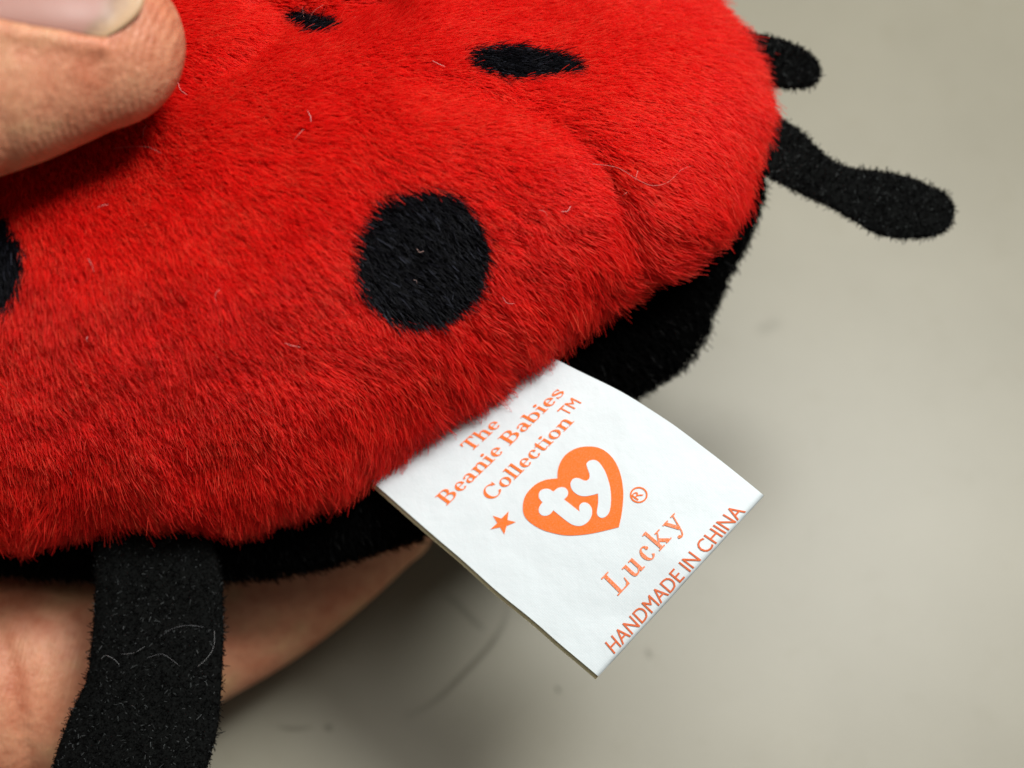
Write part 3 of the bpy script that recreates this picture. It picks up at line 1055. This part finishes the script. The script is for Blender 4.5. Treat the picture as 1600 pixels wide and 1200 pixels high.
THUMB = [(-620, 330, 250, 190, 170), (-430, 210, 350, 190, 160), (-250, 150, 350, 180, 145), (-100, 118, 320, 178, 136),
         (20, 90, 300, 168, 124), (90, 77, 290, 154, 114), (152, 68, 278, 136, 104)]
INDEX = [(-560, 1020, -295, 190, 170), (-300, 1110, -330, 190, 160), (-100, 1105, -340, 182, 150), (80, 1050, -347, 158, 128), (240, 1000, -440, 136, 108),
         (400, 926, -505, 122, 96), (520, 868, -520, 96, 78), (618, 822, -525, 62, 52)]
MIDDLE = [(-560, 900, -370, 180, 140), (-300, 960, -470, 150, 130), (0, 930, -500, 130, 115), (300, 800, -500, 118, 105), (520, 690, -485, 92, 84)]
RING = [(-600, 760, -430, 170, 140), (-350, 780, -540, 140, 120), (-50, 740, -570, 125, 110), (200, 620, -550, 112, 100), (380, 520, -510, 88, 80)]
LITTLE = [(-640, 600, -420, 150, 130), (-420, 580, -540, 120, 105), (-180, 530, -570, 105, 95), (20, 440, -540, 92, 85), (150, 370, -500, 72, 68)]
PALM = [(-1500, 760, -60, 230, 170), (-1150, 740, -60, 260, 190), (-850, 720, -60, 330, 220), (-620, 760, -160, 330, 170)]
HEEL = [(-980, 560, 40, 200, 180), (-760, 420, 150, 200, 190), (-600, 310, 250, 185, 170)]
HV, HFc, n0 = [], [], 0
for part in (THUMB, INDEX, MIDDLE, RING, LITTLE, PALM, HEEL):
    v, f = loft(part)
    HV.append(v); HFc += [tuple(i + n0 for i in t) for t in f]; n0 += len(v)
HV = np.vstack(HV)
tmp = bpy.data.meshes.new("tmp"); tmp.from_pydata(HV.tolist(), [], HFc)
bm = bmesh.new(); bm.from_mesh(tmp); bmesh.ops.recalc_face_normals(bm, faces=bm.faces); bm.to_mesh(tmp); bm.free()
to = bpy.data.objects.new("tmp", tmp); COL.objects.link(to)
rm = to.modifiers.new("r", 'REMESH'); rm.mode = 'VOXEL'; rm.voxel_size = 8.0
sm = to.modifiers.new("s", 'SMOOTH'); sm.iterations = 12; sm.factor = 0.6
dg = bpy.context.evaluated_depsgraph_get()
hm = bpy.data.meshes.new_from_object(to.evaluated_get(dg))
hco = np.empty(len(hm.vertices) * 3); hm.vertices.foreach_get('co', hco); hco = hco.reshape(-1, 3)
hno = np.array([v.normal for v in hm.vertices])
hfaces = [tuple(p.vertices) for p in hm.polygons]
bpy.data.objects.remove(to); bpy.data.meshes.remove(tmp)
bvh = BVHTree.FromPolygons([tuple(x) for x in hco], hfaces)

# thumb nail lies in coordinates (along the thumb, round the thumb)
tc = catmull(np.array(THUMB, float), 6, closed=False)
tax = U(tc[:, 0], tc[:, 1], tc[:, 2])
A0, A1 = tax[-22], tax[-1]
AX = norm((A1 - A0)[None])[0]
NU = np.array([0.0, math.sin(math.radians(39)), math.cos(math.radians(39))])
NU = norm((NU - NU @ AX * AX)[None])[0]
NS = np.cross(AX, NU)
if NS[1] > 0:
    NS = -NS                       # towards the reader's side of the nail
TIPA = (A1 - A0) @ AX


def nail_twist(a):
    return -0.22 * (TIPA - a)


def nail_coord(p):
    r = p - A0
    a = r @ AX
    ph = np.degrees(np.arctan2(r @ NS, r @ NU))
    return a, ph - nail_twist(a)


NAIL_HALF = 50.0


def nail_end(ph):
    return TIPA + 10 + 66 * (1 - (ph / NAIL_HALF) ** 2)


def nail_start(ph):
    return TIPA - 235 - 20 * (1 - (ph / NAIL_HALF) ** 2) + 30 * (ph / NAIL_HALF) ** 4


# sink the nail bed, raise the fold round it
a_, p_ = nail_coord(hco)
near = (hco[:, 0] < -480) & (hco[:, 1] > 150) & (hco[:, 2] > 120) & (np.abs(p_) < 90)
sd = np.minimum.reduce([(NAIL_HALF - np.abs(p_)) * 2.4, a_ - nail_start(np.clip(p_, -NAIL_HALF, NAIL_HALF)), nail_end(np.clip(p_, -NAIL_HALF, NAIL_HALF)) - a_])
disp = np.where(near, -7 * smoothstep(0, 18, sd) + 7 * np.exp(-((sd + 16) / 15) ** 2) * (a_ < TIPA + 12), 0)
hco2 = hco + hno * disp[:, None]
# soft creases across finger and palm skin
hq = to_px(hco2)
for cr, dep, wd in (([(-40, 905), (-2, 985), (18, 1050), (30, 1130), (60, 1240)], 7, 14), ([(60, 930), (75, 1010), (70, 1100)], 2, 12),
                    ([(-60, 40), (-30, 130), (10, 220), (14, 280)], 4, 14), ([(-95, 40), (-60, 140), (-25, 240)], 4, 12)):
    dcr = polydist(hq, catmull(cr, 5, closed=False), False)
    sel = (hno[:, 2] > 0)
    hco2 -= hno * (np.where(sel, dep * np.exp(-(dcr / wd) ** 2), 0))[:, None]
hand_loc = W(np.array([[-1500.0, -100.0, -300.0]]))[0]
hand = mesh_obj("hand", hco2, hfaces, M_SKIN, loc=hand_loc)
hand['label'] = "bare hand pinching the red plush toy between thumb and fingers"
hand['category'] = "hand"
bm = bmesh.new(); bm.from_mesh(hand.data); bmesh.ops.recalc_face_normals(bm, faces=bm.faces); bm.to_mesh(hand.data); bm.free()

nv, ne = [], []
NA, NP = 46, 33
for i in range(NA):
    for j in range(NP):
        ph = -NAIL_HALF + 2 * NAIL_HALF * j / (NP - 1)
        s0, s1 = nail_start(ph), nail_end(ph)
        a = s0 + (s1 - s0) * i / (NA - 1)
        pt = math.radians(ph + nail_twist(a))
        d = NU * math.cos(pt) + NS * math.sin(pt)
        aq = min(a, TIPA + 30)
        o_ = A0 + AX * aq
        hit = bvh.ray_cast(Vector(o_ + d * 600), Vector(-d))
        r = np.linalg.norm(np.array(hit[0]) - o_) if hit[0] is not None else 100
        rr = r + 1.5 - 3.5 * (abs(ph) / NAIL_HALF) ** 6
        nv.append(A0 + AX * a + d * rr)
        ne.append(max(i / (NA - 1), 0.0))
nv = np.array(nv)
nf_ = [(i * NP + j, (i + 1) * NP + j, (i + 1) * NP + j + 1, i * NP + j + 1) for i in range(NA - 1) for j in range(NP - 1)]
nail = mesh_obj("thumb_nail", nv, nf_, M_NAIL, hand)
at = nail.data.attributes.new('edge', 'FLOAT', 'POINT'); at.data.foreach_set('value', np.array(ne, np.float32))
nm = nail.modifiers.new("thickness", 'SOLIDIFY'); nm.thickness = 5 * S; nm.offset = 0

# ------------------------------------------------------------------ loose fibres on the toy
def fibres(name, items, zf, parent, r=0.55, m=None):
    k = 14
    P = []
    for path in items:
        c = resample(catmull(path, 6, closed=False), k)
        z = zf(c) + 5 * np.sin(np.linspace(0, math.pi, k))
        P.append(U(c[:, 0], c[:, 1], z))
    P = np.array(P)
    return hair_obj(name, P, np.full(P.shape[:2], r), m or M_LINT, parent, tint=rng.random(len(P)))


items = [[(925, 256), (965, 262), (995, 280), (1020, 290), (1045, 284), (1065, 265), (1090, 257)],
         [(472, 10), (478, 38), (490, 18), (505, 8)], [(555, 20), (552, 40)], [(480, 172), (485, 182), (486, 190)],
         [(178, 232), (205, 229), (232, 230), (252, 240)], [(278, 128), (282, 140), (292, 148)]]
for _ in range(22):
    x, y = rng.uniform(60, 1150), rng.uniform(100, 780)
    if not inside(np.array([[x, y]]), SHELL_OUT)[0]:
        continue
    l = rng.uniform(3, 13); a = rng.uniform(0, 6.28); b = a + rng.uniform(-1.4, 1.4)
    items.append([(x, y), (x + l * math.cos(a), y + l * math.sin(a)), (x + l * (math.cos(a) + math.cos(b)), y + l * (math.sin(a) + math.sin(b)))])
fibres("lint", items, lambda c: shell_z(c) + 26, toy, 0.2)
leg_items = [[(250, 995), (270, 982), (295, 977), (318, 980)], [(335, 985), (334, 1010), (322, 1030), (308, 1042)], [(230, 1028), (250, 1022), (262, 1026), (280, 1040)],
             [(158, 1030), (165, 1024), (178, 1030), (186, 1038)], [(190, 1022), (210, 1020), (226, 1010)]]
fibres("lint", leg_items, lambda c: -92 + (c[:, 1] - 790) * 0.26 - 0.0006 * (c[:, 0] - 240) ** 2 + 15, toy, 0.11, M_LINTG)
